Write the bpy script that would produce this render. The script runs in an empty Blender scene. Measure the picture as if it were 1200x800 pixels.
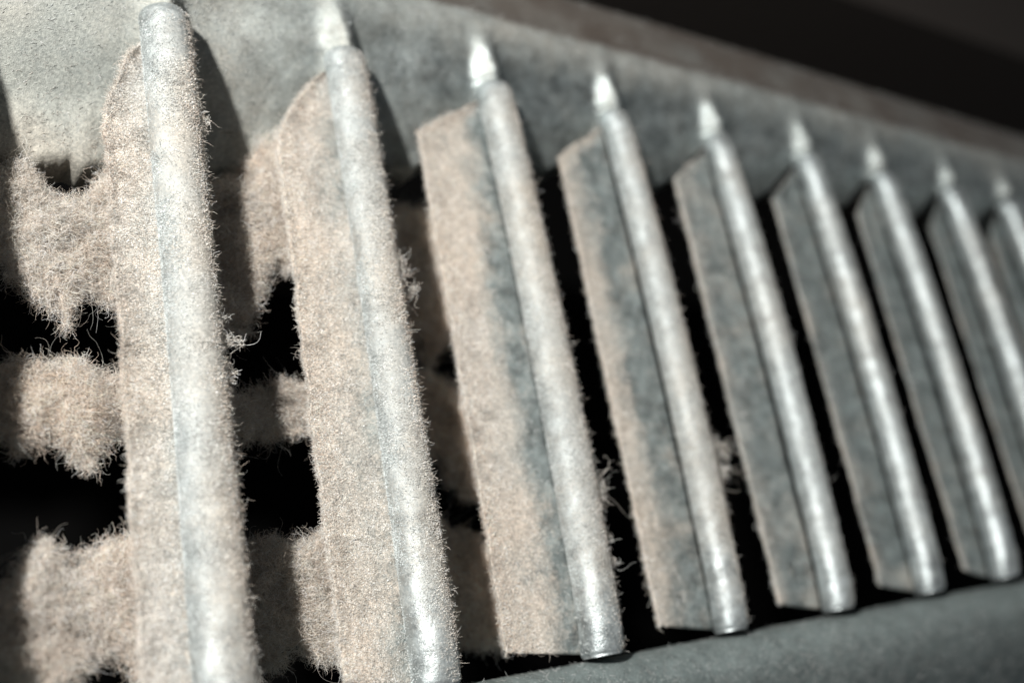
import bpy, math, random
import numpy as np
from mathutils import Matrix, Vector, noise

# ------------------------------------------------------------------ frame, camera, light
# Working coordinates: u across the fins, v up along them, w out of the grille; one unit is 1 cm.
S = 0.01
H0 = 10.0                      # the grille's lower half hangs about 10 cm above z = 0
rng = np.random.default_rng(7)
scene = bpy.context.scene
col = scene.collection

def W(p):
    """(u, v, w) in cm -> world metres"""
    p = np.asarray(p, float)
    return np.stack([p[..., 0], -p[..., 2], p[..., 1] + H0], -1) * S

CAM_R = np.array([[0.8178372517, -0.1750896914, 0.5481658683],
                  [-0.0334974682, 0.9364866098, 0.3490999129],
                  [-0.5744738021, -0.3038690821, 0.7600285729]])
CAM_C = np.array([-0.68060326, -3.56239595, 4.59657581])
cam_data = bpy.data.cameras.new('camera')
cam = bpy.data.objects.new('camera', cam_data)
col.objects.link(cam)
ax = [Vector((r[0], -r[2], r[1])) for r in CAM_R]
m = Matrix((ax[0], ax[1], ax[2])).transposed().to_4x4()
m.translation = Vector(W(CAM_C))
cam.matrix_world = m
cam_data.sensor_width = 36.0
cam_data.lens = 36.0 * 1266.75 / 1200.0
cam_data.clip_start = 0.002
cam_data.clip_end = 10.0
cam_data.dof.use_dof = True
cam_data.dof.focus_distance = 5.25 * S
cam_data.dof.aperture_fstop = 25.0
scene.camera = cam

world = bpy.data.worlds.new('World')
scene.world = world
world.use_nodes = True
bg = world.node_tree.nodes['Background']
bg.inputs['Color'].default_value = (0.86, 0.93, 1.0, 1)
bg.inputs['Strength'].default_value = 0.105

LAMP = np.array([-6.6, 0.8, 8.2])
lamp_data = bpy.data.lights.new('work_light', 'SPOT')
lamp_data.energy = 1.42
lamp_data.shadow_soft_size = 0.32 * S
lamp_data.spot_size = math.radians(95)
lamp_data.spot_blend = 0.3
lamp_data.color = (1.0, 0.975, 0.93)
lamp = bpy.data.objects.new('work_light', lamp_data)
col.objects.link(lamp)
lamp.location = Vector(W(LAMP))
aim = Vector(W([3.5, -1.8, 0])) - lamp.location
lamp.rotation_euler = aim.to_track_quat('-Z', 'Y').to_euler()

scene.view_settings.view_transform = 'Standard'
scene.view_settings.look = 'None'
scene.view_settings.exposure = 0.0
scene.view_settings.gamma = 1.0
scene.render.engine = 'CYCLES'
scene.cycles.max_bounces = 5
scene.cycles.use_denoising = True
try:
    scene.cycles.denoiser = 'OPENIMAGEDENOISE'
    scene.cycles.denoising_input_passes = 'RGB_ALBEDO_NORMAL'
    scene.cycles.denoising_prefilter = 'ACCURATE'
except Exception:
    pass
try:
    scene.cycles_curves.shape = 'THICK'
    scene.cycles_curves.subdivisions = 2
except Exception:
    pass

# ------------------------------------------------------------------ helpers
def empty(name, loc, parent=None):
    o = bpy.data.objects.new(name, None)
    o.empty_display_size = 0.005
    col.objects.link(o)
    o.location = Vector(W(loc))
    return o

def tag(o, label=None, cat=None, group=None, kind=None):
    if label: o['label'] = label
    if cat: o['category'] = cat
    if group: o['group'] = group
    if kind: o['kind'] = kind
    return o

def adopt(o, parent):
    if parent is not None:
        bpy.context.view_layer.update()
        o.parent = parent
        o.matrix_parent_inverse = parent.matrix_world.inverted()

def mesh(name, verts, faces, mat, parent=None, smooth=True, attr=None):
    me = bpy.data.meshes.new(name)
    me.from_pydata([tuple(x) for x in W(verts)], [], faces)
    me.materials.append(mat)
    if smooth:
        me.polygons.foreach_set('use_smooth', [True] * len(me.polygons))
    if attr is not None:
        a = me.attributes.new('dust', 'FLOAT', 'POINT')
        a.data.foreach_set('value', np.asarray(attr, np.float32))
    me.update()
    o = bpy.data.objects.new(name, me)
    col.objects.link(o)
    adopt(o, parent)
    return o

def grid_faces(nu, nv, wrap=False):
    f = []
    for i in range(nu - 1):
        for j in range(nv if wrap else nv - 1):
            j2 = (j + 1) % nv
            f.append((i * nv + j, (i + 1) * nv + j, (i + 1) * nv + j2, i * nv + j2))
    return f

def vnoise(P, scale, octaves=3, off=0.0):
    """value noise on an (N,3) array, about -1..1"""
    out = np.zeros(len(P)); amp = 1.0; tot = 0
    for k in range(octaves):
        Q = P * scale * (2 ** k) + off + 17.3 * k
        I = np.floor(Q).astype(np.int64); F = Q - I; F = F * F * (3 - 2 * F)
        def h(dx, dy, dz):
            n = (I[:, 0] + dx) * 374761393 + (I[:, 1] + dy) * 668265263 + (I[:, 2] + dz) * 2147483647
            n = (n ^ (n >> 13)) * 1274126177
            n = n ^ (n >> 16)
            return (n & 0xffff) / 32767.5 - 1
        x, y, z = F.T
        c = 0
        for dx in (0, 1):
            for dy in (0, 1):
                for dz in (0, 1):
                    c = c + h(dx, dy, dz) * (x if dx else 1 - x) * (y if dy else 1 - y) * (z if dz else 1 - z)
        out += c * amp; tot += amp; amp *= 0.55
    return out / tot

def unit(v):
    return v / np.maximum(np.linalg.norm(v, axis=-1, keepdims=True), 1e-9)

def fibres(name, P, D, length, curl, radius, tint, mat, parent=None, K=6, kinkiness=0.0):
    """hair curves: roots P, first directions D, per-fibre length, curl = turn per step"""
    n = len(P)
    length = np.broadcast_to(length, n)
    pts = np.zeros((n, K, 3)); pts[:, 0] = P
    d = unit(D)
    turn = rng.normal(size=(n, 3))
    for k in range(1, K):
        turn = unit(turn + rng.normal(size=(n, 3)) * (0.5 + kinkiness))
        d = unit(d + turn * curl)
        pts[:, k] = pts[:, k - 1] + d * (length / (K - 1))[:, None]
    cu = bpy.data.hair_curves.new(name)
    cu.add_curves([K] * n)
    cu.attributes['position'].data.foreach_set('vector', W(pts).astype(np.float32).ravel())
    r = np.broadcast_to(np.asarray(radius, float).reshape(-1, 1) if np.ndim(radius) else radius, (n, K)).copy()
    r *= np.linspace(1.0, 0.45, K)[None] * S
    ra = cu.attributes.get('radius') or cu.attributes.new('radius', 'FLOAT', 'POINT')
    ra.data.foreach_set('value', r.astype(np.float32).ravel())
    ca = cu.attributes.new('tint', 'FLOAT_COLOR', 'CURVE')
    c4 = np.ones((n, 4), np.float32); c4[:, :3] = tint
    ca.data.foreach_set('color', c4.ravel())
    cu.materials.append(mat)
    o = bpy.data.objects.new(name, cu)
    col.objects.link(o)
    o['kind'] = 'stuff'
    adopt(o, parent)
    return o

CREAM = np.array([0.70, 0.60, 0.50])
PINK = np.array([0.68, 0.53, 0.43])
PALE = np.array([0.74, 0.71, 0.65])
COOL = np.array([0.56, 0.60, 0.60])
DIM = np.array([0.30, 0.33, 0.32])

def tints(P, warm, scale=2.5, spread=0.24):
    """per-fibre colour: warm 0..1 moves from grey fibre to cream / pinkish fibre"""
    n = len(P)
    warm = np.clip(warm * 0.95 + 0.28 * vnoise(P, scale, 3, 3.0), 0, 1)[:, None]
    pk = np.clip(0.45 + 0.6 * vnoise(P, 1.3, 2, 9.0), 0, 1)[:, None]
    pal = (rng.random((n, 1)) < 0.35)
    w = CREAM * (1 - pk) + PINK * pk
    w = np.where(pal, PALE, w)
    c = COOL * (1 - warm) + w * warm
    c = np.where(rng.random((n, 1)) < 0.05, 0.8, c)  # sparkle put into the colour: a few near-white fibres
    c = c * np.clip(1.0 + 0.35 * vnoise(P, 9.0, 3, 14.0) + 0.30 * vnoise(P, 30.0, 2, 21.0), 0.45, 1.2)[:, None]
    return np.clip(c * (1 + rng.normal(size=(n, 1)) * spread), 0.04, 0.85)

# ------------------------------------------------------------------ materials
def new_mat(name):
    mt = bpy.data.materials.new(name); mt.use_nodes = True
    nt = mt.node_tree
    return mt, nt, nt.nodes['Principled BSDF']

def node(nt, t, **kw):
    n = nt.nodes.new(t)
    for k, v in kw.items():
        if k in n.inputs.keys(): n.inputs[k].default_value = v
        else: setattr(n, k, v)
    return n

def fibre_material(name, rough=0.55, spec=0.35):
    mt, nt, b = new_mat(name)
    a = node(nt, 'ShaderNodeAttribute', attribute_name='tint')
    nt.links.new(a.outputs['Color'], b.inputs['Base Color'])
    b.inputs['Roughness'].default_value = rough
    b.inputs['Specular IOR Level'].default_value = spec
    tr = node(nt, 'ShaderNodeBsdfTranslucent')
    nt.links.new(a.outputs['Color'], tr.inputs['Color'])
    mx = node(nt, 'ShaderNodeMixShader'); mx.inputs[0].default_value = 0.22
    out = nt.nodes['Material Output']
    nt.links.new(b.outputs[0], mx.inputs[1]); nt.links.new(tr.outputs[0], mx.inputs[2])
    nt.links.new(mx.outputs[0], out.inputs['Surface'])
    return mt

def dusty_metal(name, metal_col, dust_col, dust_col2, rough=0.36, bump=0.5, scale=1.0, soft=0.10, metallic=0.75, blotch=1.3):
    """grey zinc-like sheet with a dust film; the mesh attribute 'dust' says how thick the film is"""
    mt, nt, b = new_mat(name)
    L = nt.links.new
    tc = node(nt, 'ShaderNodeTexCoord')
    geo = node(nt, 'ShaderNodeNewGeometry')
    at = node(nt, 'ShaderNodeAttribute', attribute_name='dust')
    n1 = node(nt, 'ShaderNodeTexNoise', Scale=420 * scale, Detail=6.0, Roughness=0.62)      # blotches
    n2 = node(nt, 'ShaderNodeTexNoise', Scale=6000 * scale, Detail=6.0, Roughness=0.7)      # grain
    n3 = node(nt, 'ShaderNodeTexNoise', Scale=110 * scale, Detail=3.0, Roughness=0.5)       # tint drift
    n4 = node(nt, 'ShaderNodeTexVoronoi', Scale=13000 * scale)                               # specks
    for n in (n1, n2, n3, n4): L(geo.outputs['Position'], n.inputs['Vector'])
    # amount = dust + (n1-.5)*1.1 + (n2-.5)*.7
    m1 = node(nt, 'ShaderNodeMath', operation='MULTIPLY_ADD'); L(n1.outputs['Fac'], m1.inputs[0]); m1.inputs[1].default_value = blotch; m1.inputs[2].default_value = -blotch / 2
    m2 = node(nt, 'ShaderNodeMath', operation='MULTIPLY_ADD'); L(n2.outputs['Fac'], m2.inputs[0]); m2.inputs[1].default_value = 0.9; m2.inputs[2].default_value = -0.45
    s1 = node(nt, 'ShaderNodeMath', operation='ADD'); L(m1.outputs[0], s1.inputs[0]); L(m2.outputs[0], s1.inputs[1])
    s2 = node(nt, 'ShaderNodeMath', operation='ADD'); L(s1.outputs[0], s2.inputs[0]); L(at.outputs['Fac'], s2.inputs[1])
    mr = node(nt, 'ShaderNodeMapRange'); L(s2.outputs[0], mr.inputs['Value'])
    mr.inputs['From Min'].default_value = 0.5 - 0.5 * soft * 4; mr.inputs['From Max'].default_value = 0.5 + 0.5 * soft * 4
    cd = node(nt, 'ShaderNodeMix', data_type='RGBA')
    r3 = node(nt, 'ShaderNodeMapRange'); L(n3.outputs['Fac'], r3.inputs['Value']); r3.inputs['From Min'].default_value = 0.38; r3.inputs['From Max'].default_value = 0.62
    L(r3.outputs[0], cd.inputs[0]); cd.inputs[6].default_value = (*dust_col, 1); cd.inputs[7].default_value = (*dust_col2, 1)
    # grain modulates the dust colour
    gr = node(nt, 'ShaderNodeMix', data_type='RGBA', blend_type='MULTIPLY'); gr.inputs[0].default_value = 1.0
    rg = node(nt, 'ShaderNodeMapRange'); L(n2.outputs['Fac'], rg.inputs['Value']); rg.inputs['From Min'].default_value = 0.3; rg.inputs['From Max'].default_value = 0.7; rg.inputs['To Min'].default_value = 0.5; rg.inputs['To Max'].default_value = 1.15
    L(cd.outputs[2], gr.inputs[6]); L(rg.outputs[0], gr.inputs[7])
    cm = node(nt, 'ShaderNodeMix', data_type='RGBA')
    mg = node(nt, 'ShaderNodeMix', data_type='RGBA', blend_type='MULTIPLY'); mg.inputs[0].default_value = 1.0
    n5 = node(nt, 'ShaderNodeTexNoise', Scale=900 * scale, Detail=6.0, Roughness=0.75); L(geo.outputs['Position'], n5.inputs['Vector'])
    rm = node(nt, 'ShaderNodeMapRange'); L(n5.outputs['Fac'], rm.inputs['Value']); rm.inputs['From Min'].default_value = 0.36; rm.inputs['From Max'].default_value = 0.64; rm.inputs['To Min'].default_value = 0.42; rm.inputs['To Max'].default_value = 1.15
    mg.inputs[6].default_value = (*metal_col, 1); L(rm.outputs[0], mg.inputs[7]); L(mg.outputs[2], cm.inputs[6])
    L(mr.outputs[0], cm.inputs[0]); L(gr.outputs[2], cm.inputs[7])
    # brown grime on the outer flange (mesh attribute)
    ag = node(nt, 'ShaderNodeAttribute', attribute_name='grime')
    gm = node(nt, 'ShaderNodeMix', data_type='RGBA'); L(ag.outputs['Fac'], gm.inputs[0])
    gb = node(nt, 'ShaderNodeMix', data_type='RGBA', blend_type='MULTIPLY'); gb.inputs[0].default_value = 1.0
    gb.inputs[6].default_value = (0.088, 0.072, 0.060, 1); L(rg.outputs[0], gb.inputs[7])
    L(cm.outputs[2], gm.inputs[6]); L(gb.outputs[2], gm.inputs[7])
    L(gm.outputs[2], b.inputs['Base Color'])
    mm = node(nt, 'ShaderNodeMath', operation='MULTIPLY_ADD'); L(mr.outputs[0], mm.inputs[0]); mm.inputs[1].default_value = -metallic; mm.inputs[2].default_value = metallic
    mg2 = node(nt, 'ShaderNodeMath', operation='MULTIPLY_ADD'); L(ag.outputs['Fac'], mg2.inputs[0]); mg2.inputs[1].default_value = -1.0; mg2.inputs[2].default_value = 1.0
    mg3 = node(nt, 'ShaderNodeMath', operation='MULTIPLY'); L(mg2.outputs[0], mg3.inputs[0]); L(mm.outputs[0], mg3.inputs[1])
    L(mg3.outputs[0], b.inputs['Metallic'])
    rr = node(nt, 'ShaderNodeMapRange'); L(mr.outputs[0], rr.inputs['Value']); rr.inputs['To Min'].default_value = rough; rr.inputs['To Max'].default_value = 0.85
    L(rr.outputs[0], b.inputs['Roughness'])
    hs = node(nt, 'ShaderNodeMath', operation='MULTIPLY_ADD'); L(mr.outputs[0], hs.inputs[0]); hs.inputs[1].default_value = 0.5
    L(n2.outputs['Fac'], hs.inputs[2])
    hv = node(nt, 'ShaderNodeMath', operation='MULTIPLY_ADD'); L(n4.outputs['Distance'], hv.inputs[0]); hv.inputs[1].default_value = -0.5; L(hs.outputs[0], hv.inputs[2])
    bp = node(nt, 'ShaderNodeBump', Strength=bump); bp.inputs['Distance'].default_value = 0.00012
    L(hv.outputs[0], bp.inputs['Height']); L(bp.outputs[0], b.inputs['Normal'])
    return mt

M_METAL = dusty_metal('dusty_grey_metal', (0.27, 0.31, 0.31), (0.60, 0.52, 0.44), (0.52, 0.49, 0.44), rough=0.42, metallic=0.55, blotch=1.2, soft=0.16)
M_ROLL = dusty_metal('silvery_rolled_metal', (0.46, 0.51, 0.52), (0.44, 0.395, 0.335), (0.38, 0.40, 0.39), rough=0.40, bump=0.25, metallic=0.72, blotch=0.8, soft=0.22)
M_SHEET = dusty_metal('dusty_grey_sheet', (0.32, 0.36, 0.36), (0.43, 0.40, 0.345), (0.36, 0.375, 0.345), rough=0.33, bump=0.3, soft=0.3, metallic=0.8, blotch=0.8)
M_RIM = dusty_metal('dusty_rim_sheet', (0.085, 0.085, 0.08), (0.10, 0.078, 0.062), (0.08, 0.068, 0.058), rough=0.5, bump=0.4, soft=0.15, metallic=0.3)
M_BAR = dusty_metal('grey_felted_frame', (0.20, 0.245, 0.245), (0.22, 0.26, 0.255), (0.17, 0.205, 0.20), rough=0.38, bump=0.3, soft=0.3, metallic=0.6)
M_FIBRE = fibre_material('lint_fibre')
M_FUZZ = fibre_material('fuzz_fibre', 0.45, 0.5)

def plain(name, c, rough=0.9, spec=0.1):
    mt, nt, b = new_mat(name)
    b.inputs['Base Color'].default_value = (*c, 1); b.inputs['Roughness'].default_value = rough
    b.inputs['Specular IOR Level'].default_value = spec
    n = node(nt, 'ShaderNodeTexNoise', Scale=900.0, Detail=4.0)
    geo = node(nt, 'ShaderNodeNewGeometry'); nt.links.new(geo.outputs['Position'], n.inputs['Vector'])
    bp = node(nt, 'ShaderNodeBump', Strength=0.4); bp.inputs['Distance'].default_value = 0.0002
    nt.links.new(n.outputs['Fac'], bp.inputs['Height']); nt.links.new(bp.outputs[0], b.inputs['Normal'])
    return mt
M_BLACK = plain('unlit_black', (0.004, 0.004, 0.004), 1.0, 0.0)  # near-black colour stands in for the unlit depth behind the grille
M_REAR = plain('brown_black_metal', (0.016, 0.014, 0.012), 0.9)

def lint_body_material():
    mt, nt, b = new_mat('matted_lint')
    L = nt.links.new
    geo = node(nt, 'ShaderNodeNewGeometry')
    n1 = node(nt, 'ShaderNodeTexNoise', Scale=300.0, Detail=6.0, Roughness=0.7)
    n2 = node(nt, 'ShaderNodeTexNoise', Scale=3000.0, Detail=5.0, Roughness=0.7)
    L(geo.outputs['Position'], n1.inputs['Vector']); L(geo.outputs['Position'], n2.inputs['Vector'])
    cr = node(nt, 'ShaderNodeMix', data_type='RGBA'); L(n1.outputs['Fac'], cr.inputs[0])
    cr.inputs[6].default_value = (0.44, 0.37, 0.31, 1); cr.inputs[7].default_value = (0.56, 0.47, 0.39, 1)
    L(cr.outputs[2], b.inputs['Base Color']); b.inputs['Roughness'].default_value = 0.95
    bp = node(nt, 'ShaderNodeBump', Strength=0.9); bp.inputs['Distance'].default_value = 0.0003
    L(n2.outputs['Fac'], bp.inputs['Height']); L(bp.outputs[0], b.inputs['Normal'])
    return mt
M_LINT = lint_body_material()

# ------------------------------------------------------------------ layout numbers
NF = 12
UPOS = {-1: -1.2, 0: -0.15, 1: 1.0, 2: 2.02, 3: 3.04, 4: 4.02, 5: 4.99, 6: 5.97, 7: 6.89, 8: 7.86, 9: 8.75, 10: 9.72}
FINS = list(range(-1, 11))
BACK = {-1: 0.34, 0: 0.34, 1: 0.31, 2: 0.43, 3: 0.54, 4: 0.47, 5: 0.43, 6: 0.40, 7: 0.33, 8: 0.32, 9: 0.31, 10: 0.31}
DEPTH = 0.15
R0 = 0.114
def vtop(u): return 0.085 - 0.022 * (u - 0.3)
def vbot(u): return -3.50 + 0.016 * (u - 1)
DUST = {-1: 1.0, 0: 1.0, 1: 1.0, 2: 0.92, 3: 0.74, 4: 0.56, 5: 0.40, 6: 0.28, 7: 0.22, 8: 0.18, 9: 0.15, 10: 0.15}

# ------------------------------------------------------------------ setting: the dark behind the grille
vs = []; fs = []
def add_quad(a, b, c, d):
    k = len(vs); vs.extend([a, b, c, d]); fs.append((k, k + 1, k + 2, k + 3))
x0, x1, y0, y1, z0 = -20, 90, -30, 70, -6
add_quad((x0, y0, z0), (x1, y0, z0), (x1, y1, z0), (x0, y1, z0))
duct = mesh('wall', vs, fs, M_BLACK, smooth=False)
tag(duct, kind='structure')

vs = []; fs = []
add_quad((4, 3.4, -1.5), (30, 3.4, -1.5), (30, 14, -1.5), (4, 14, -1.5))
add_quad((4, 3.4, -1.5), (4, 3.4, -5.9), (30, 3.4, -5.9), (30, 3.4, -1.5))
tag(mesh('wall', vs, fs, plain('dim_brown_wall', (0.035, 0.03, 0.027), 0.9), smooth=False), kind='structure')

# ------------------------------------------------------------------ the grille
grille = empty('vent_grille', (4.5, -4.4, 0))
tag(grille, 'stamped grey metal vent grille with slanting rounded fins furred with dust', 'vent grille')

# upper frame: scooped sheet between the fin necks, rounded rim, outer flange
def edge_v(u):
    """lower edge of the scooped sheet (dust-laden and hanging lower on the left)"""
    low = np.interp(u, [-2, 1.0, 1.9, 2.4, 3.2, 12], [-0.64, -0.66, -0.64, -0.50, -0.36, -0.34])
    us_ = np.array([UPOS[k] for k in FINS])
    k = np.clip(np.searchsorted(us_, u) - 1, 0, len(us_) - 2)
    x = np.clip((u - us_[k]) / (us_[k + 1] - us_[k]), 0, 1)
    near = np.clip(1.3 - u * 0.1, 0, 1)
    shape = np.interp(x, [0, 0.10, 0.22, 0.42, 0.58, 0.80, 0.92, 1.0], [0.15, 0.15, 0.55, 0.96, 1.0, 0.72, 0.3, 0.15])
    shape_l = np.interp(x, [0, 0.10, 0.30, 1.0], [0.7, 0.85, 1.0, 1.0])
    f = np.clip((u - 1.9) / 0.6, 0, 1)
    e = low * (shape_l * (1 - f) + shape * f)
    return e

def top_profile(u, t):
    """t 0..1 from the slot edge up over the rim to the flange's end -> v, w without necks"""
    T = [0.00, 0.02, 0.30, 0.42, 0.50, 0.56, 0.62, 0.68, 0.74, 0.86, 0.93, 1.00]
    V = [0.0, 0.0, 0.05, 0.19, 0.28, 0.35, 0.42, 0.50, 0.60, 0.96, 1.14, 1.24]
    Wz = [-0.70, -0.50, -0.085, -0.045, -0.008, 0.02, 0.035, 0.015, -0.04, -0.16, -0.30, -0.60]
    v = np.interp(t, T, V); w = np.interp(t, T, Wz)
    e = edge_v(u)
    v = np.where(t < 0.30, e + (v + 0.0 - e) * np.clip((t - 0.02) / 0.28, 0, 1), v)
    w = np.where(t < 0.30, np.interp(v, [-0.8, -0.35, -0.12, 0.05], [-0.56, -0.38, -0.19, -0.085]) - 0.2 * np.clip(0.03 - t, 0, 1) / 0.03, w)
    v = v + (-0.022 * (u - 3)) * np.clip(t / 0.3, 0, 1) - 0.012 * np.clip(u - 5, 0, 9) * np.clip((t - 0.6) / 0.3, 0, 1)
    return v, w

nu, nt_ = 900, 150
us = np.linspace(-2.2, 12.0, nu); ts = np.linspace(0, 1, nt_)
U, T = np.meshgrid(us, ts, indexing='ij')
V, Z = top_profile(U, T)
# smooth profile a little along t
for _ in range(3):
    Z[:, 1:-1] = (Z[:, :-2] + Z[:, 1:-1] * 2 + Z[:, 2:]) / 4
    V[:, 1:-1] = (V[:, :-2] + V[:, 1:-1] * 2 + V[:, 2:]) / 4
neck_mask = np.zeros(U.shape)
for i in FINS:
    u0 = UPOS[i]
    vt = vtop(u0)
    # neck ridge: from the dome up into the rim, leaning a little
    x = (U - u0 - 0.005 - 0.05 * np.clip(vt - V, -0.4, 0)) / 0.085
    along = np.clip((V - (vt - 0.03)) / 0.05, 0, 1)
    up = np.clip((vt + 0.40 - V) / 0.22, 0, 1)
    dx = U - u0 - 0.005 + 0.14 * np.clip(V - vt, 0, 0.4)
    Z -= 0.055 * np.exp(-((U - u0 - 0.33) / 0.24) ** 2) * np.exp(-((V - vt - 0.08) / 0.12) ** 2)
    # the ridge carries the roll on into the rim; below the dome it dips and stays hidden under it
    targ = np.where(V > vt - 0.02, 0.045 - 0.008 * np.clip((V - vt) / 0.3, 0, 1), -0.05)
    soft = np.clip((V - (vt - 0.16)) / 0.14, 0, 1) * np.clip((vt + 0.55 - V) / 0.15, 0, 1)
    ridge = np.exp(-(np.abs(dx) / 0.080) ** 2.0) * soft
    neck_mask = np.maximum(neck_mask, ridge * np.clip(0.3 + 1.6 * np.abs(dx) / 0.08, 0, 1) * np.clip((vt + 0.20 - V) / 0.1, 0, 1))
    Z = Z + np.clip(targ - Z, 0, None) * ridge
    x = dx / 0.085
    # pinched crease right above the dome
    Z -= 0.020 * np.exp(-((V - vt - 0.005) / 0.022) ** 2) * np.exp(-(x * 0.85) ** 4)
P = np.stack([U, V, Z], -1).reshape(-1, 3)
P[:, 2] += 0.006 * vnoise(P, 2.2, 3)
lump = np.clip(-P[:, 1] + 0.05, 0, 1) * np.clip(2.6 - P[:, 0], 0, 1)
P[:, 2] += lump * 0.05 * vnoise(P, 5.0, 4, 5.0)
P[:, 1] += np.where(T.reshape(-1) < 0.12, lump * 0.09 * vnoise(P * [1, 0, 0], 7.0, 4, 2.0), 0)
du = np.clip(0.95 - P[:, 0] * 0.24, 0.12, 1) + 0.3 * np.clip(-P[:, 1], 0, 1)
du = np.clip(1.05 - P[:, 0] * 0.36, -0.05, 1) + 0.3 * np.clip(-P[:, 1], 0, 1)
rk = np.clip((P[:, 1] + 0.022 * (P[:, 0] - 3) - 0.16) / 0.22, 0, 1)
du = du * (1 - rk) + np.clip(0.62 - 0.03 * P[:, 0], 0.2, 1) * rk
du = du + 0.30 * neck_mask.reshape(-1)
top_n = P.copy()
upper = mesh('upper_frame', P, grid_faces(nu, nt_), M_SHEET, grille, attr=du)
gr = np.clip((T.reshape(-1) - 0.635) / 0.05, 0, 1) * np.clip(0.92 + 0.3 * vnoise(P, 3.0, 3, 6.0), 0, 1)
ga = upper.data.attributes.new('grime', 'FLOAT', 'POINT'); ga.data.foreach_set('value', gr.astype(np.float32))

fc = P.reshape(nu, nt_, 3)
def grid_normals(G):
    a = np.gradient(G, axis=0); b = np.gradient(G, axis=1)
    return unit(np.cross(a, b))
GN = grid_normals(fc)
if GN[nu // 2, nt_ // 3, 2] < 0: GN = -GN

# lower frame: rounded felted bead along the fins' feet
prof = [(0.0, -0.9), (0.0, -0.16), (-0.015, -0.08), (-0.05, -0.015), (-0.11, 0.035), (-0.18, 0.055), (-0.27, 0.03), (-0.38, -0.03), (-0.52, -0.15), (-0.7, -0.36), (-1.0, -0.8), (-1.5, -1.6)]
pv = np.array([q[0] for q in prof]); pw = np.array([q[1] for q in prof])
tt = np.linspace(0, len(prof) - 1, 90)
pv = np.interp(tt, range(len(prof)), pv); pw = np.interp(tt, range(len(prof)), pw)
for _ in range(12):
    pv[1:-1] = (pv[:-2] + 2 * pv[1:-1] + pv[2:]) / 4; pw[1:-1] = (pw[:-2] + 2 * pw[1:-1] + pw[2:]) / 4
us2 = np.linspace(-2.2, 12, 500)
LB = np.zeros((500, 90, 3))
LB[..., 0] = us2[:, None]
LB[..., 1] = (-3.475 + 0.008 * (us2 - 3))[:, None] + pv[None]
LB[..., 2] = pw[None]
q = LB.reshape(-1, 3)
q[:, 2] += 0.006 * vnoise(q, 3.0, 4); q[:, 1] += 0.005 * vnoise(q, 4.0, 4, 8.0)
lower = mesh('lower_frame', q, grid_faces(500, 90), M_BAR, grille, attr=np.full(len(q), 0.55))
LN = grid_normals(LB)
if LN[250, 40, 2] < 0: LN = -LN

# ------------------------------------------------------------------ fins
LEAN = {4: 0.01, 5: -0.012, 6: 0.018, 7: -0.01, 8: 0.02, 9: -0.015}
DROP = {3: 0.008, 4: -0.012, 5: 0.01, 6: -0.01, 7: 0.014, 8: -0.012}
def tube_axis(i, t):
    u0 = UPOS[i]
    v = vtop(u0) + (vbot(u0) - vtop(u0)) * t
    bow = (0.045 if i > 2 else 0.02) * 4 * t * (1 - t)
    bu = 0.0 * 4 * t * (1 - t)
    w = bow - 0.02 * np.clip((t - 0.93) / 0.07, 0, 1) ** 2 - 0.03 * np.clip((0.06 - t) / 0.06, 0, 1) ** 2
    lean = LEAN.get(i, 0.0) * (t - 0.15)
    return np.stack([u0 + bu + lean, v, w - 0.04 + DROP.get(i, 0.0) * t], -1)

def tube_points(i, T, A):
    """surface point of the rolled edge at T along, A angle (0 = +u, 90 deg = +w)"""
    c = tube_axis(i, T)
    Lf = 3.55
    s = T * Lf
    r = R0 * (1.08 if i < 2 else 0.98 if i < 4 else 0.86) * np.clip(1 - (1 - np.clip(s / 0.085, 0, 1)) ** 2.6, 0, 1) ** 0.5
    r = r * (1 - 0.12 * np.clip((s - (Lf - 0.03)) / 0.03, 0, 1) ** 2)
    r = r * (1 + 0.02 * np.sin(s * 2.1 + i) + 0.07 * np.clip(T - 0.2, 0, 1))
    return c + np.stack([np.cos(A) * r, 0 * r, np.sin(A) * r * 1.0], -1)

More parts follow.
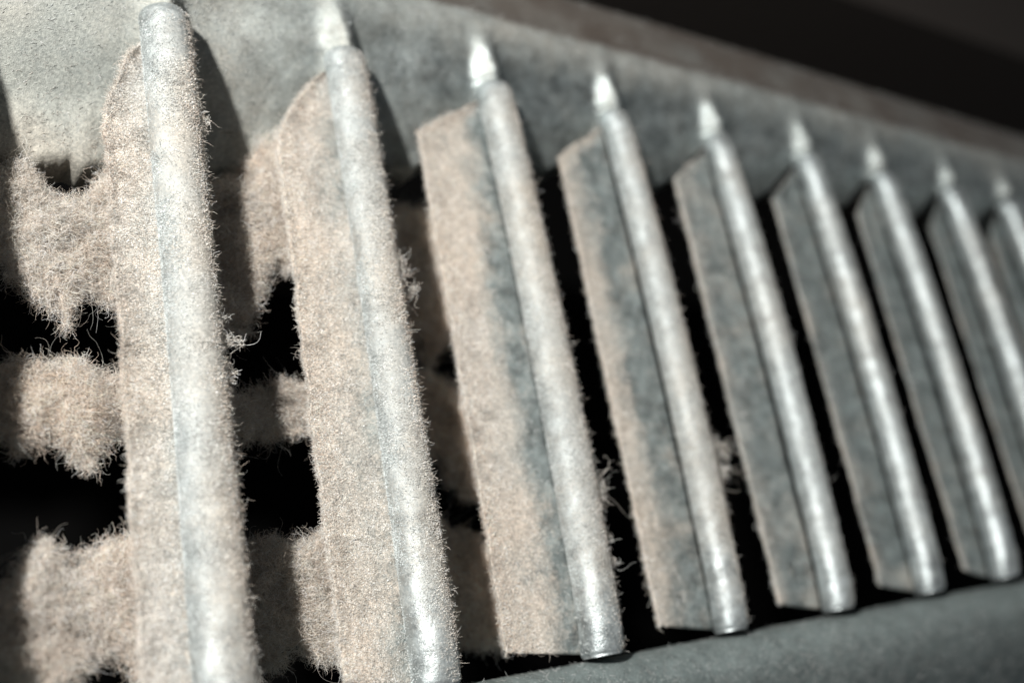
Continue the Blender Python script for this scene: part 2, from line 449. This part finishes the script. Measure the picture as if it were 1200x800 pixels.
fin_parts = {}
for i in FINS:
    u0 = UPOS[i]; dl = DUST[i]
    # blade: from under the roll out to the back edge, upper corner cut on the slant
    nb, ns = 160, 26
    tb = np.linspace(0, 1, nb); sb = np.linspace(0, 1, ns)
    TB, SB = np.meshgrid(tb, sb, indexing='ij')
    vt = vtop(u0) - 0.10; vb = vbot(u0) + 0.03 + 0.07 * SB
    Vb = vt + (vb - vt) * TB
    reach = np.clip((vtop(u0) - 0.08 - Vb) / (0.55 if i < 3 else 0.31), 0, 1) ** (0.8 if i < 3 else 1)          # slanted corner
    reach = (0.08 + 0.92 * (1 - (1 - reach) ** 1.25)) if i < 3 else 0.06 + 0.94 * (1 - (1 - reach) ** 1.1)
    wid = BACK[i] * reach
    tt_ = (Vb - vtop(u0)) / (vbot(u0) - vtop(u0))
    ax0 = tube_axis(i, np.clip(tt_, 0, 1))
    Ub = ax0[..., 0] - 0.06 - (wid - 0.06) * SB
    Ub[:] = np.where(SB > 0, Ub, Ub)
    backU = u0 - wid
    Ub = (ax0[..., 0] - 0.045) * (1 - SB) + backU * SB
    Wb = (-0.145 + (ax0[..., 2] + 0.04) * 0.6) * (1 - SB) + (-DEPTH + 0.02) * SB - 0.015 * np.sin(SB * math.pi)
    lip = np.clip((SB - 0.90) / 0.10, 0, 1)
    Wb = Wb + 0.003 * lip
    F = np.stack([Ub, Vb, Wb], -1).reshape(-1, 3)
    thick = 0.006 + 0.035 * max(0, dl - 0.55)
    F[:, 2] += thick * vnoise(F, 6.0, 4, i * 3.1)
    edge_n = (SB.reshape(-1) ** 6) * (0.006 + 0.028 * max(0, dl - 0.5)) * vnoise(F * [0, 1, 0], 9.0, 4, i * 5.0)
    F[:, 0] += edge_n
    B = F.copy(); B[:, 2] -= 0.022                                  # rear face of the blade
    nF = nb * ns
    faces = grid_faces(nb, ns)
    fb = [tuple(nF + x for x in f[::-1]) for f in faces]
    rimf = []
    for a in range(nb - 1):
        rimf.append((a * ns + ns - 1, (a + 1) * ns + ns - 1, nF + (a + 1) * ns + ns - 1, nF + a * ns + ns - 1))
        rimf.append((a * ns, nF + a * ns, nF + (a + 1) * ns, (a + 1) * ns))
    for a in range(ns - 1):
        rimf.append((a, a + 1, nF + a + 1, nF + a))
        k = (nb - 1) * ns + a
        rimf.append((k, nF + k, nF + k + 1, k + 1))
    sbf = SB.reshape(-1)
    # dust film: thick along the back edge, thin beside the roll, thicker toward the foot
    dz = dl * (0.50 + 0.70 * sbf) - 0.08
    if i in (3, 4): dz = 0.16 + (0.78 if i == 3 else 0.68) * np.clip((sbf - (0.15 if i == 3 else 0.40) + 0.22 * vnoise(F * [1, 0.35, 1], 4.0, 3, i * 9.0)) / 0.5, 0, 1)
    dz = dz + 0.10 * TB.reshape(-1) * dl + 0.22 * vnoise(F * [1, 0.3, 1], 9.0, 3, i)
    if i >= 5: dz = dl * 0.6 + 0.28 * sbf ** 6 + 0.1 * TB.reshape(-1) ** 4
    allv = np.concatenate([F, B]); alld = np.concatenate([dz, dz])
    fin = mesh('fin', allv, faces + fb + rimf, M_METAL, grille, attr=alld)
    # rolled edge
    nT, nA = 220, 40
    tS = np.concatenate([np.linspace(0, 0.03, 24, endpoint=False), np.linspace(0.03, 1, nT - 24)])
    TT, AA = np.meshgrid(tS, np.linspace(0, 2 * math.pi, nA, endpoint=False), indexing='ij')
    G = tube_points(i, TT, AA).reshape(-1, 3)
    d0 = np.stack([np.cos(AA), 0 * AA, np.sin(AA)], -1).reshape(-1, 3)
    G += d0 * ((0.003 + 0.012 * max(0, dl - 0.5)) * vnoise(G, 8.0, 3, i * 2.0))[:, None]
    side = np.cos(AA).reshape(-1)                                   # +1 on the right side of the roll
    tm = TT.reshape(-1)
    ends = np.clip(tm / 0.10, 0, 1) * np.clip((1 - tm) / 0.10, 0.15, 1)
    mid = np.clip(tm / 0.16, 0, 1) * np.clip((1 - tm) / 0.26, 0, 1)
    dt = (dl * (0.62 + 0.30 * side) + (0.34 if i < 3 else 0.24 + 0.2 * dl)) * (0.18 + 0.82 * mid ** 0.8) + 0.14 * side
    faces = grid_faces(nT, nA, True) + [tuple(range(nA))[::-1], tuple((nT - 1) * nA + k for k in range(nA))]
    mesh('rolled_edge', G, faces, M_ROLL, fin, attr=dt)
    fin_parts[i] = fin

    # fuzz on the blade and the roll
    dens = {0: 0.5, 1: 1.0, 2: 1.0, 3: 0.85, 4: 0.6, 5: 0.35, 6: 0.22, 7: 0.15, 8: 0.1, 9: 0.06}.get(i, 0.05)
    n1 = int((110000 if i < 2 else 85000) * dens * BACK[i] / 0.4)
    tb_ = rng.random(n1); sb_ = rng.random(n1) ** 0.9
    ia = np.clip((tb_ * (nb - 1)).astype(int), 0, nb - 2); ja = np.clip((sb_ * (ns - 1)).astype(int), 0, ns - 2)
    fa = (tb_ * (nb - 1) - ia)[:, None]; fb_ = (sb_ * (ns - 1) - ja)[:, None]
    FG = F.reshape(nb, ns, 3)
    P1 = (FG[ia, ja] * (1 - fa) * (1 - fb_) + FG[ia + 1, ja] * fa * (1 - fb_) + FG[ia, ja + 1] * (1 - fa) * fb_ + FG[ia + 1, ja + 1] * fa * fb_)
    keep = rng.random(n1) < np.clip((dl * 1.15 if i < 3 else dl * 0.6 + (1.3 - 0.15 * (i - 3)) * (sb_ - (0.45 if i == 3 else 0.72))) - (0.55 if i == 1 else 0.85 if i == 2 else 0.35) * (1 - sb_) ** 1.5 + (1.0 if i in (2, 3, 4) else 0.6) * vnoise(P1 * [1, 0.3, 1], 9.0, 3, i) + 0.75 * vnoise(P1, 26.0, 3, i + 3) , 0.05, 1)
    P1 = P1[keep]; sb_ = sb_[keep]
    N1 = np.tile([0.0, 0.0, 1.0], (len(P1), 1))
    D1 = N1 * 0.08 + rng.normal(size=(len(P1), 3)) * [0.6, 0.6, 0.25]
    warm1 = 0.22 + (0.5 if i < 2 else 0.75) * sb_ ** 0.9 * min(1, dl + 0.15)
    n2 = int(100000 * dens)
    t2 = rng.random(n2) * 0.985 + 0.01; a2 = rng.uniform(-1.0, 3.6, n2)
    P2 = tube_points(i, t2, a2)
    N2 = np.stack([np.cos(a2), 0 * a2, np.sin(a2)], -1)
    cov = dl * (0.95 + 0.12 * np.cos(a2)) * (0.10 + 0.90 * np.clip(t2 / 0.10, 0, 1) * np.clip((1 - t2) / 0.14, 0.05 + 0.5 * (np.cos(a2) > 0.2), 1))
    keep = rng.random(n2) < np.clip(cov * 0.85 + 0.5 * vnoise(P2, 6.0, 3, i + 40), 0.03, 1) * (1 if i < 3 else 0.7)
    P2 = P2[keep]; N2 = N2[keep]; a2 = a2[keep]
    D2 = N2 * 0.05 + rng.normal(size=(len(P2), 3)) * 0.5
    warm2 = 0.30 + 0.50 * np.cos(a2 - 0.35)
    # longer stray hairs along the lit rim of the roll and the back edge
    n3 = int(5200 * max(dens, 0.6 if i in (3, 4) else 0.3))
    t3 = rng.random(n3); a3 = rng.uniform(-0.7, 0.6, n3)
    P3 = tube_points(i, t3, a3); N3 = np.stack([np.cos(a3), 0 * a3, np.sin(a3)], -1)
    P3 = P3[vnoise(P3, 8.0, 2, i * 7) > -0.25]; N3 = N3[:len(P3)]
    D3 = N3 * 0.6 + rng.normal(size=(len(P3), 3)) * 0.5
    n4 = int(9000 * dens * dl)
    j4 = rng.integers(6, nb, n4)
    P4 = FG[j4, ns - 1] + rng.normal(size=(n4, 3)) * [0.005, 0.014, 0.004] - np.array([0, 0, 0.022]) * rng.random((n4, 1))
    D4 = np.array([-0.35, 0, 0.1]) + rng.normal(size=(n4, 3)) * [0.6, 0.9, 0.5]
    PP = np.concatenate([P1, P2, P3, P4]); DD = np.concatenate([D1, D2, D3, D4])
    LL = np.concatenate([0.006 + rng.exponential(0.013, len(P1)), 0.006 + rng.exponential(0.010, len(P2)), rng.exponential(0.011, len(P3)) + 0.010, rng.exponential(0.009, len(P4)) + 0.008])
    isg = rng.random(len(LL)) < 0.68; isg[len(P1) + len(P2):] = False
    LL = np.where(isg, 0.005, LL)
    RR = np.where(isg, rng.uniform(0.0010, 0.0028, len(LL)) * (1 + 0.8 * (rng.random(len(LL)) < 0.04)), 0.0008 if i < 4 else 0.0012)
    WW = np.concatenate([warm1, warm2, np.full(len(P3), 0.6), np.full(len(P4), 0.75)])
    if dl < 0.5: WW = WW * 0.55
    fibres('dust_fuzz', PP, DD, LL, 0.8, RR, tints(PP, WW), M_FUZZ, fin)

# fuzz on the upper frame (raked to the upper right), and on the lower bead
def scatter_grid(G, N, n, prob):
    a = rng.integers(0, G.shape[0] - 1, n); b = rng.integers(0, G.shape[1] - 1, n)
    f = rng.random((n, 1)); g = rng.random((n, 1))
    P = G[a, b] * (1 - f) * (1 - g) + G[a + 1, b] * f * (1 - g) + G[a, b + 1] * (1 - f) * g + G[a + 1, b + 1] * f * g
    k = rng.random(n) < prob(P, b / G.shape[1])
    return P[k], N[a[k], b[k]]
fcs = top_n.reshape(nu, nt_, 3)
P, N = scatter_grid(fcs[100:], GN[100:], 170000, lambda P, t: np.where((t > 0.03) & (t < 0.665), np.clip(np.where(t < 0.52, 1.5 - 0.5 * P[:, 0], 0.8 - 0.10 * P[:, 0]), 0.05, 1), 0.05) * np.clip(0.75 + 0.7 * vnoise(P, 4.0, 3, 4), 0.08, 1))
D = N * 0.06 + np.array([0.5, 0.55, 0.0]) + rng.normal(size=P.shape) * 0.35
wm = np.clip(0.18 - 1.2 * P[:, 1] * (P[:, 1] < 0.1), 0.1, 0.9) * np.clip(1.15 - 0.1 * P[:, 0], 0.3, 1)
fibres('dust_fuzz', P, D, rng.uniform(0.005, 0.026, len(P)), 0.2, rng.uniform(0.0007, 0.0018, len(P)), tints(P, wm) * 0.72, M_FUZZ, upper)
P, N = scatter_grid(LB[150:], LN[150:], 45000, lambda P, t: np.where((P[:, 0] > 1.5) & (t > 0.08) & (t < 0.9), np.clip(1.1 - 0.1 * P[:, 0], 0.15, 1), 0.0))
D = N * 0.15 + np.array([-0.25, -0.5, 0.0]) + rng.normal(size=P.shape) * 0.33
fibres('dust_fuzz', P, D, rng.uniform(0.008, 0.035, len(P)), 0.25, 0.0010, tints(P, np.full(len(P), 0.10)) * 0.62, M_FUZZ, lower)

# ------------------------------------------------------------------ crosswise bars behind the fins, and lint on them
BAR_V = [-1.06, -1.95, -2.98]
names = ['uppermost dark crosswise bar behind the furred fins', 'middle dark crosswise bar behind the furred fins', 'lowest dark crosswise bar behind the furred fins']
for bv, lab in zip(BAR_V, names):
    nx, na = 60, 20
    X, A = np.meshgrid(np.linspace(-2.2, 3.4, nx), np.linspace(0, 2 * math.pi, na, endpoint=False), indexing='ij')
    c, s = np.cos(A), np.sin(A)
    G = np.stack([X, bv + 0.10 * np.sign(c) * np.abs(c) ** 0.6, -0.82 + 0.06 * np.sign(s) * np.abs(s) ** 0.6], -1).reshape(-1, 3)
    o = mesh('crosswise_bar', G, grid_faces(nx, na, True) + [tuple(range(na)), tuple((nx - 1) * na + k for k in range(na))[::-1]], M_REAR)
    tag(o, lab, 'bar', 'crosswise bars behind the fins')

def lint_clump(top, bot, label, seed, n=30000, w0=-0.47, tone=1.0, reach=(0.25, 0.2)):
    """a torn mat of lint: an uneven padded sheet with ragged borders, covered in tangled fibres lying in it"""
    top = np.array(top); bot = np.array(bot)
    ua = min(top[0, 0], bot[0, 0]) - reach[0]; ub = max(top[-1, 0], bot[-1, 0]) + reach[1]
    def edge_dist(u, v):
        """signed distance-like measure: positive inside"""
        t = np.interp(u, top[:, 0], top[:, 1]); b = np.interp(u, bot[:, 0], bot[:, 1])
        d = np.minimum(t - v, v - b)
        d = np.minimum(d, np.minimum(u - ua, ub - u))
        q = np.stack([u, v, 0 * u], -1)
        return d + 0.075 * vnoise(q, 9.0, 4, seed * 3.7) + 0.018
    lo, hi = bot[:, 1].min() - 0.1, top[:, 1].max() + 0.1
    def front(u, v, d):
        q = np.stack([u, v, 0 * u + seed], -1)
        return w0 + 0.055 * np.sqrt(np.clip(d, 0, 0.16) / 0.16) + 0.07 * vnoise(q, 4.0, 3, 1.0) + 0.03 * vnoise(q, 14.0, 3, 2.0)
    nx, ny = 110, 90
    U_, V_ = np.meshgrid(np.linspace(ua, ub, nx), np.linspace(lo, hi, ny), indexing='ij')
    d = edge_dist(U_.ravel(), V_.ravel()) - 0.036
    F_ = np.stack([U_.ravel(), V_.ravel(), front(U_.ravel(), V_.ravel(), d) - 0.010], -1)
    B_ = F_.copy(); B_[:, 2] = np.minimum(F_[:, 2] - 0.004, w0 - 0.10 * np.sqrt(np.clip(d, 0, 0.16) / 0.16))
    ok = d > 0
    fcs_, used = [], np.zeros(2 * nx * ny, bool)
    for a in range(nx - 1):
        for b_ in range(ny - 1):
            q = (a * ny + b_, (a + 1) * ny + b_, (a + 1) * ny + b_ + 1, a * ny + b_ + 1)
            if ok[q[0]] and ok[q[1]] and ok[q[2]] and ok[q[3]]:
                fcs_.append(q); fcs_.append(tuple(x + nx * ny for x in q[::-1]))
    allp = np.concatenate([F_, B_])
    idx = sorted({x for f in fcs_ for x in f}); remap = {x: k for k, x in enumerate(idx)}
    core = mesh('lint_clump', allp[idx], [tuple(remap[x] for x in f) for f in fcs_], M_LINT)
    tag(core, label, 'lint', 'lint clumps on the bars behind the fins')
    # tangled fibres lying in the mat
    P = np.stack([rng.uniform(ua, ub, n * 2), rng.uniform(lo, hi, n * 2), np.zeros(n * 2)], -1)
    dd_ = edge_dist(P[:, 0], P[:, 1])
    k = rng.random(len(P)) < np.clip((dd_ + 0.02) / 0.07, 0, 1) ** 1.3
    P = P[k][:n]; dd_ = dd_[k][:n]; m_ = len(P)
    P[:, 2] = front(P[:, 0], P[:, 1], dd_ - 0.022) - 0.002 + rng.normal(size=m_) * 0.006 - 0.05 * rng.random(m_) * (dd_ < 0.04)
    th = vnoise(P, 3.5, 3, seed + 20) * 3.5 + rng.normal(size=m_) * 0.8
    D = np.stack([np.cos(th), np.sin(th), rng.normal(size=m_) * 0.22], -1)
    LL = 0.025 + np.minimum(rng.exponential(0.035, m_), 0.11)
    tn = tints(P, np.full(m_, 0.88), 2.0, 0.3)
    # loose wisps at the torn border, gathered in locks
    g = 70
    gu = rng.uniform(ua, ub, g); upper_ = rng.random(g) < 0.4
    gt = np.interp(gu, top[:, 0], top[:, 1]); gb = np.interp(gu, bot[:, 0], bot[:, 1])
    gv = np.where(upper_, gt, gb)
    gd = np.stack([rng.normal(0, 0.9, g), np.where(upper_, 0.5, -0.7), rng.normal(0, 0.3, g)], -1)
    q_ = 2600
    j = (rng.random(q_) ** 1.6 * g).astype(int)
    P6 = np.stack([gu[j], gv[j], np.full(q_, w0)], -1) + rng.normal(size=(q_, 3)) * [0.022, 0.012, 0.012]
    D6 = gd[j] + rng.normal(size=(q_, 3)) * 0.5
    L6 = rng.uniform(0.02, 0.09, q_)
    # a handful of long single hairs
    j = rng.integers(0, g, 26)
    P7 = np.stack([gu[j], gv[j], np.full(26, w0 + 0.02)], -1); D7 = gd[j] * 0.6 + rng.normal(size=(26, 3)) * 0.4
    L7 = rng.uniform(0.12, 0.28, 26)
    PP = np.concatenate([P, P6, P7]); DD = np.concatenate([D, D6, D7]); L_ = np.concatenate([LL, L6, L7])
    TN = np.concatenate([tn, tints(P6, np.full(q_, 0.75)), tints(P7, np.full(26, 0.6))]) * tone
    fibres('lint_fibres', PP, DD, L_, np.concatenate([np.full(len(P), 0.9), np.full(q_, 1.0), np.full(26, 0.6)])[:, None], 0.0007, TN, M_FIBRE, core, K=8, kinkiness=0.5)
    return core

lint_clump([(0.267, -0.726), (0.344, -0.7), (0.419, -0.76), (0.495, -0.88), (0.616, -0.87), (0.701, -0.82), (0.767, -0.70)],
           [(0.251, -1.22), (0.304, -1.29), (0.394, -1.36), (0.505, -1.42), (0.545, -1.56), (0.592, -1.38), (0.685, -1.34), (0.74, -1.42)],
           'big cream lint clump at the left picture edge, uppermost, with a ragged hanging fringe', 1, 36000)
lint_clump([(0.237, -1.80), (0.31, -1.745), (0.402, -1.735), (0.457, -1.765), (0.572, -1.735), (0.646, -1.79), (0.762, -1.82)],
           [(0.228, -2.083), (0.294, -2.183), (0.366, -2.145), (0.442, -2.066), (0.512, -2.128), (0.582, -2.23), (0.637, -2.252), (0.683, -2.111), (0.763, -2.07)],
           'cream lint band left of the first fin, middle of three', 2, 26000)
lint_clump([(0.208, -2.776), (0.259, -2.745), (0.313, -2.658), (0.402, -2.579), (0.447, -2.613), (0.468, -2.678), (0.559, -2.659), (0.748, -2.597)],
           [(0.196, -3.192), (0.393, -3.203), (0.533, -3.153), (0.645, -3.067), (0.714, -3.123), (0.761, -3.239)],
           'thick cream lint clump in the lower left corner with a peaked upper edge', 3, 34000)
lint_clump([(1.10, -0.77), (1.27, -0.77), (1.375, -0.72), (1.52, -0.55), (1.60, -0.42), (1.853, -0.30)],
           [(1.204, -1.509), (1.331, -1.583), (1.424, -1.579), (1.487, -1.36), (1.6, -1.16), (1.665, -1.22), (1.749, -1.15)],
           'lint clump hanging between first and second fin near the top, half in shadow', 4, 36000, w0=-0.37)
lint_clump([(1.267, -1.905), (1.372, -1.89), (1.49, -1.86), (1.565, -1.82), (1.658, -1.84), (1.752, -1.86)],
           [(1.271, -2.099), (1.342, -2.144), (1.458, -2.11), (1.6, -2.081), (1.719, -2.082)],
           'small lint band between first and second fin at mid height', 5, 18000)
lint_clump([(1.308, -2.678), (1.443, -2.646), (1.548, -2.705), (1.665, -2.684), (1.742, -2.633)],
           [(1.291, -3.238), (1.418, -3.235), (1.513, -3.168), (1.616, -3.233), (1.68, -3.258)],
           'lint clump between first and second fin near the bottom, half in shadow', 6, 26000)
lint_clump([(2.50, -0.635), (2.76, -0.63)], [(2.55, -1.47), (2.62, -1.661), (2.74, -1.462)],
           'dim brown lint clump between second and third fin near the top', 7, 14000, w0=-0.62, tone=1.5)
lint_clump([(2.52, -1.688), (2.76, -1.80)], [(2.52, -2.166), (2.70, -2.45)],
           'dim brown lint clump between second and third fin at mid height', 8, 14000, w0=-0.62, tone=1.5)
lint_clump([(2.56, -2.60), (2.80, -2.74)], [(2.56, -3.25), (2.76, -3.30)],
           'dim brown lint clump between second and third fin near the bottom', 9, 14000, w0=-0.62, tone=1.5)

# ------------------------------------------------------------------ loose tufts caught on the fins
def tuft(i, t, ang, n, size, label, L=0.10, up=0.0):
    n = int(n * 2.0)
    p0 = tube_points(i, np.array([t]), np.array([ang]))[0]
    d0 = np.array([math.cos(ang), up, math.sin(ang)])
    cc = rng.normal(size=(7, 3)) * size * np.array([0.25, 0.75, 0.25]) + d0 * size * 0.35
    P = p0 + cc[rng.integers(0, 7, n)] + rng.normal(size=(n, 3)) * size * 0.14
    D = d0 * 0.4 + rng.normal(size=(n, 3)) * 0.8
    o = fibres('dust_tuft', P, D, (0.25 + rng.exponential(0.35, n)) * L, 0.95, 0.0011, tints(P, np.full(n, 0.62)) * 1.1, M_FIBRE, K=9)
    del o['kind']
    tag(o, label, 'tuft', 'loose fluff tufts caught on the fins')
tuft(1, 0.185, 0.2, 60, 0.055, 'small spiky tuft on the right side of the first fin near its top', 0.07)
tuft(1, 0.505, 0.1, 110, 0.07, 'pale feathery tuft on the right side of the first fin at mid height', 0.08, -0.3)
tuft(1, 0.565, 0.15, 70, 0.045, 'little round tuft just below the feathery one on the first fin', 0.05)
tuft(2, 0.40, 0.15, 150, 0.085, 'curly white tuft on the right side of the second fin at mid height', 0.09)
tuft(2, 0.875, 0.1, 40, 0.035, 'tiny tuft on the right side of the second fin low down', 0.07)
tuft(3, 0.51, 0.1, 26, 0.03, 'tiny curled tuft on the right side of the third fin at mid height', 0.09)
tuft(3, 0.735, 0.15, 90, 0.07, 'loopy wiry tuft on the right side of the third fin low down', 0.13)
tuft(3, 0.83, 0.15, 60, 0.07, 'sparse bristly tuft near the foot of the third fin', 0.06)
tuft(4, 0.70, 0.1, 90, 0.12, 'wispy tuft on the right side of the fourth fin above its foot', 0.14)
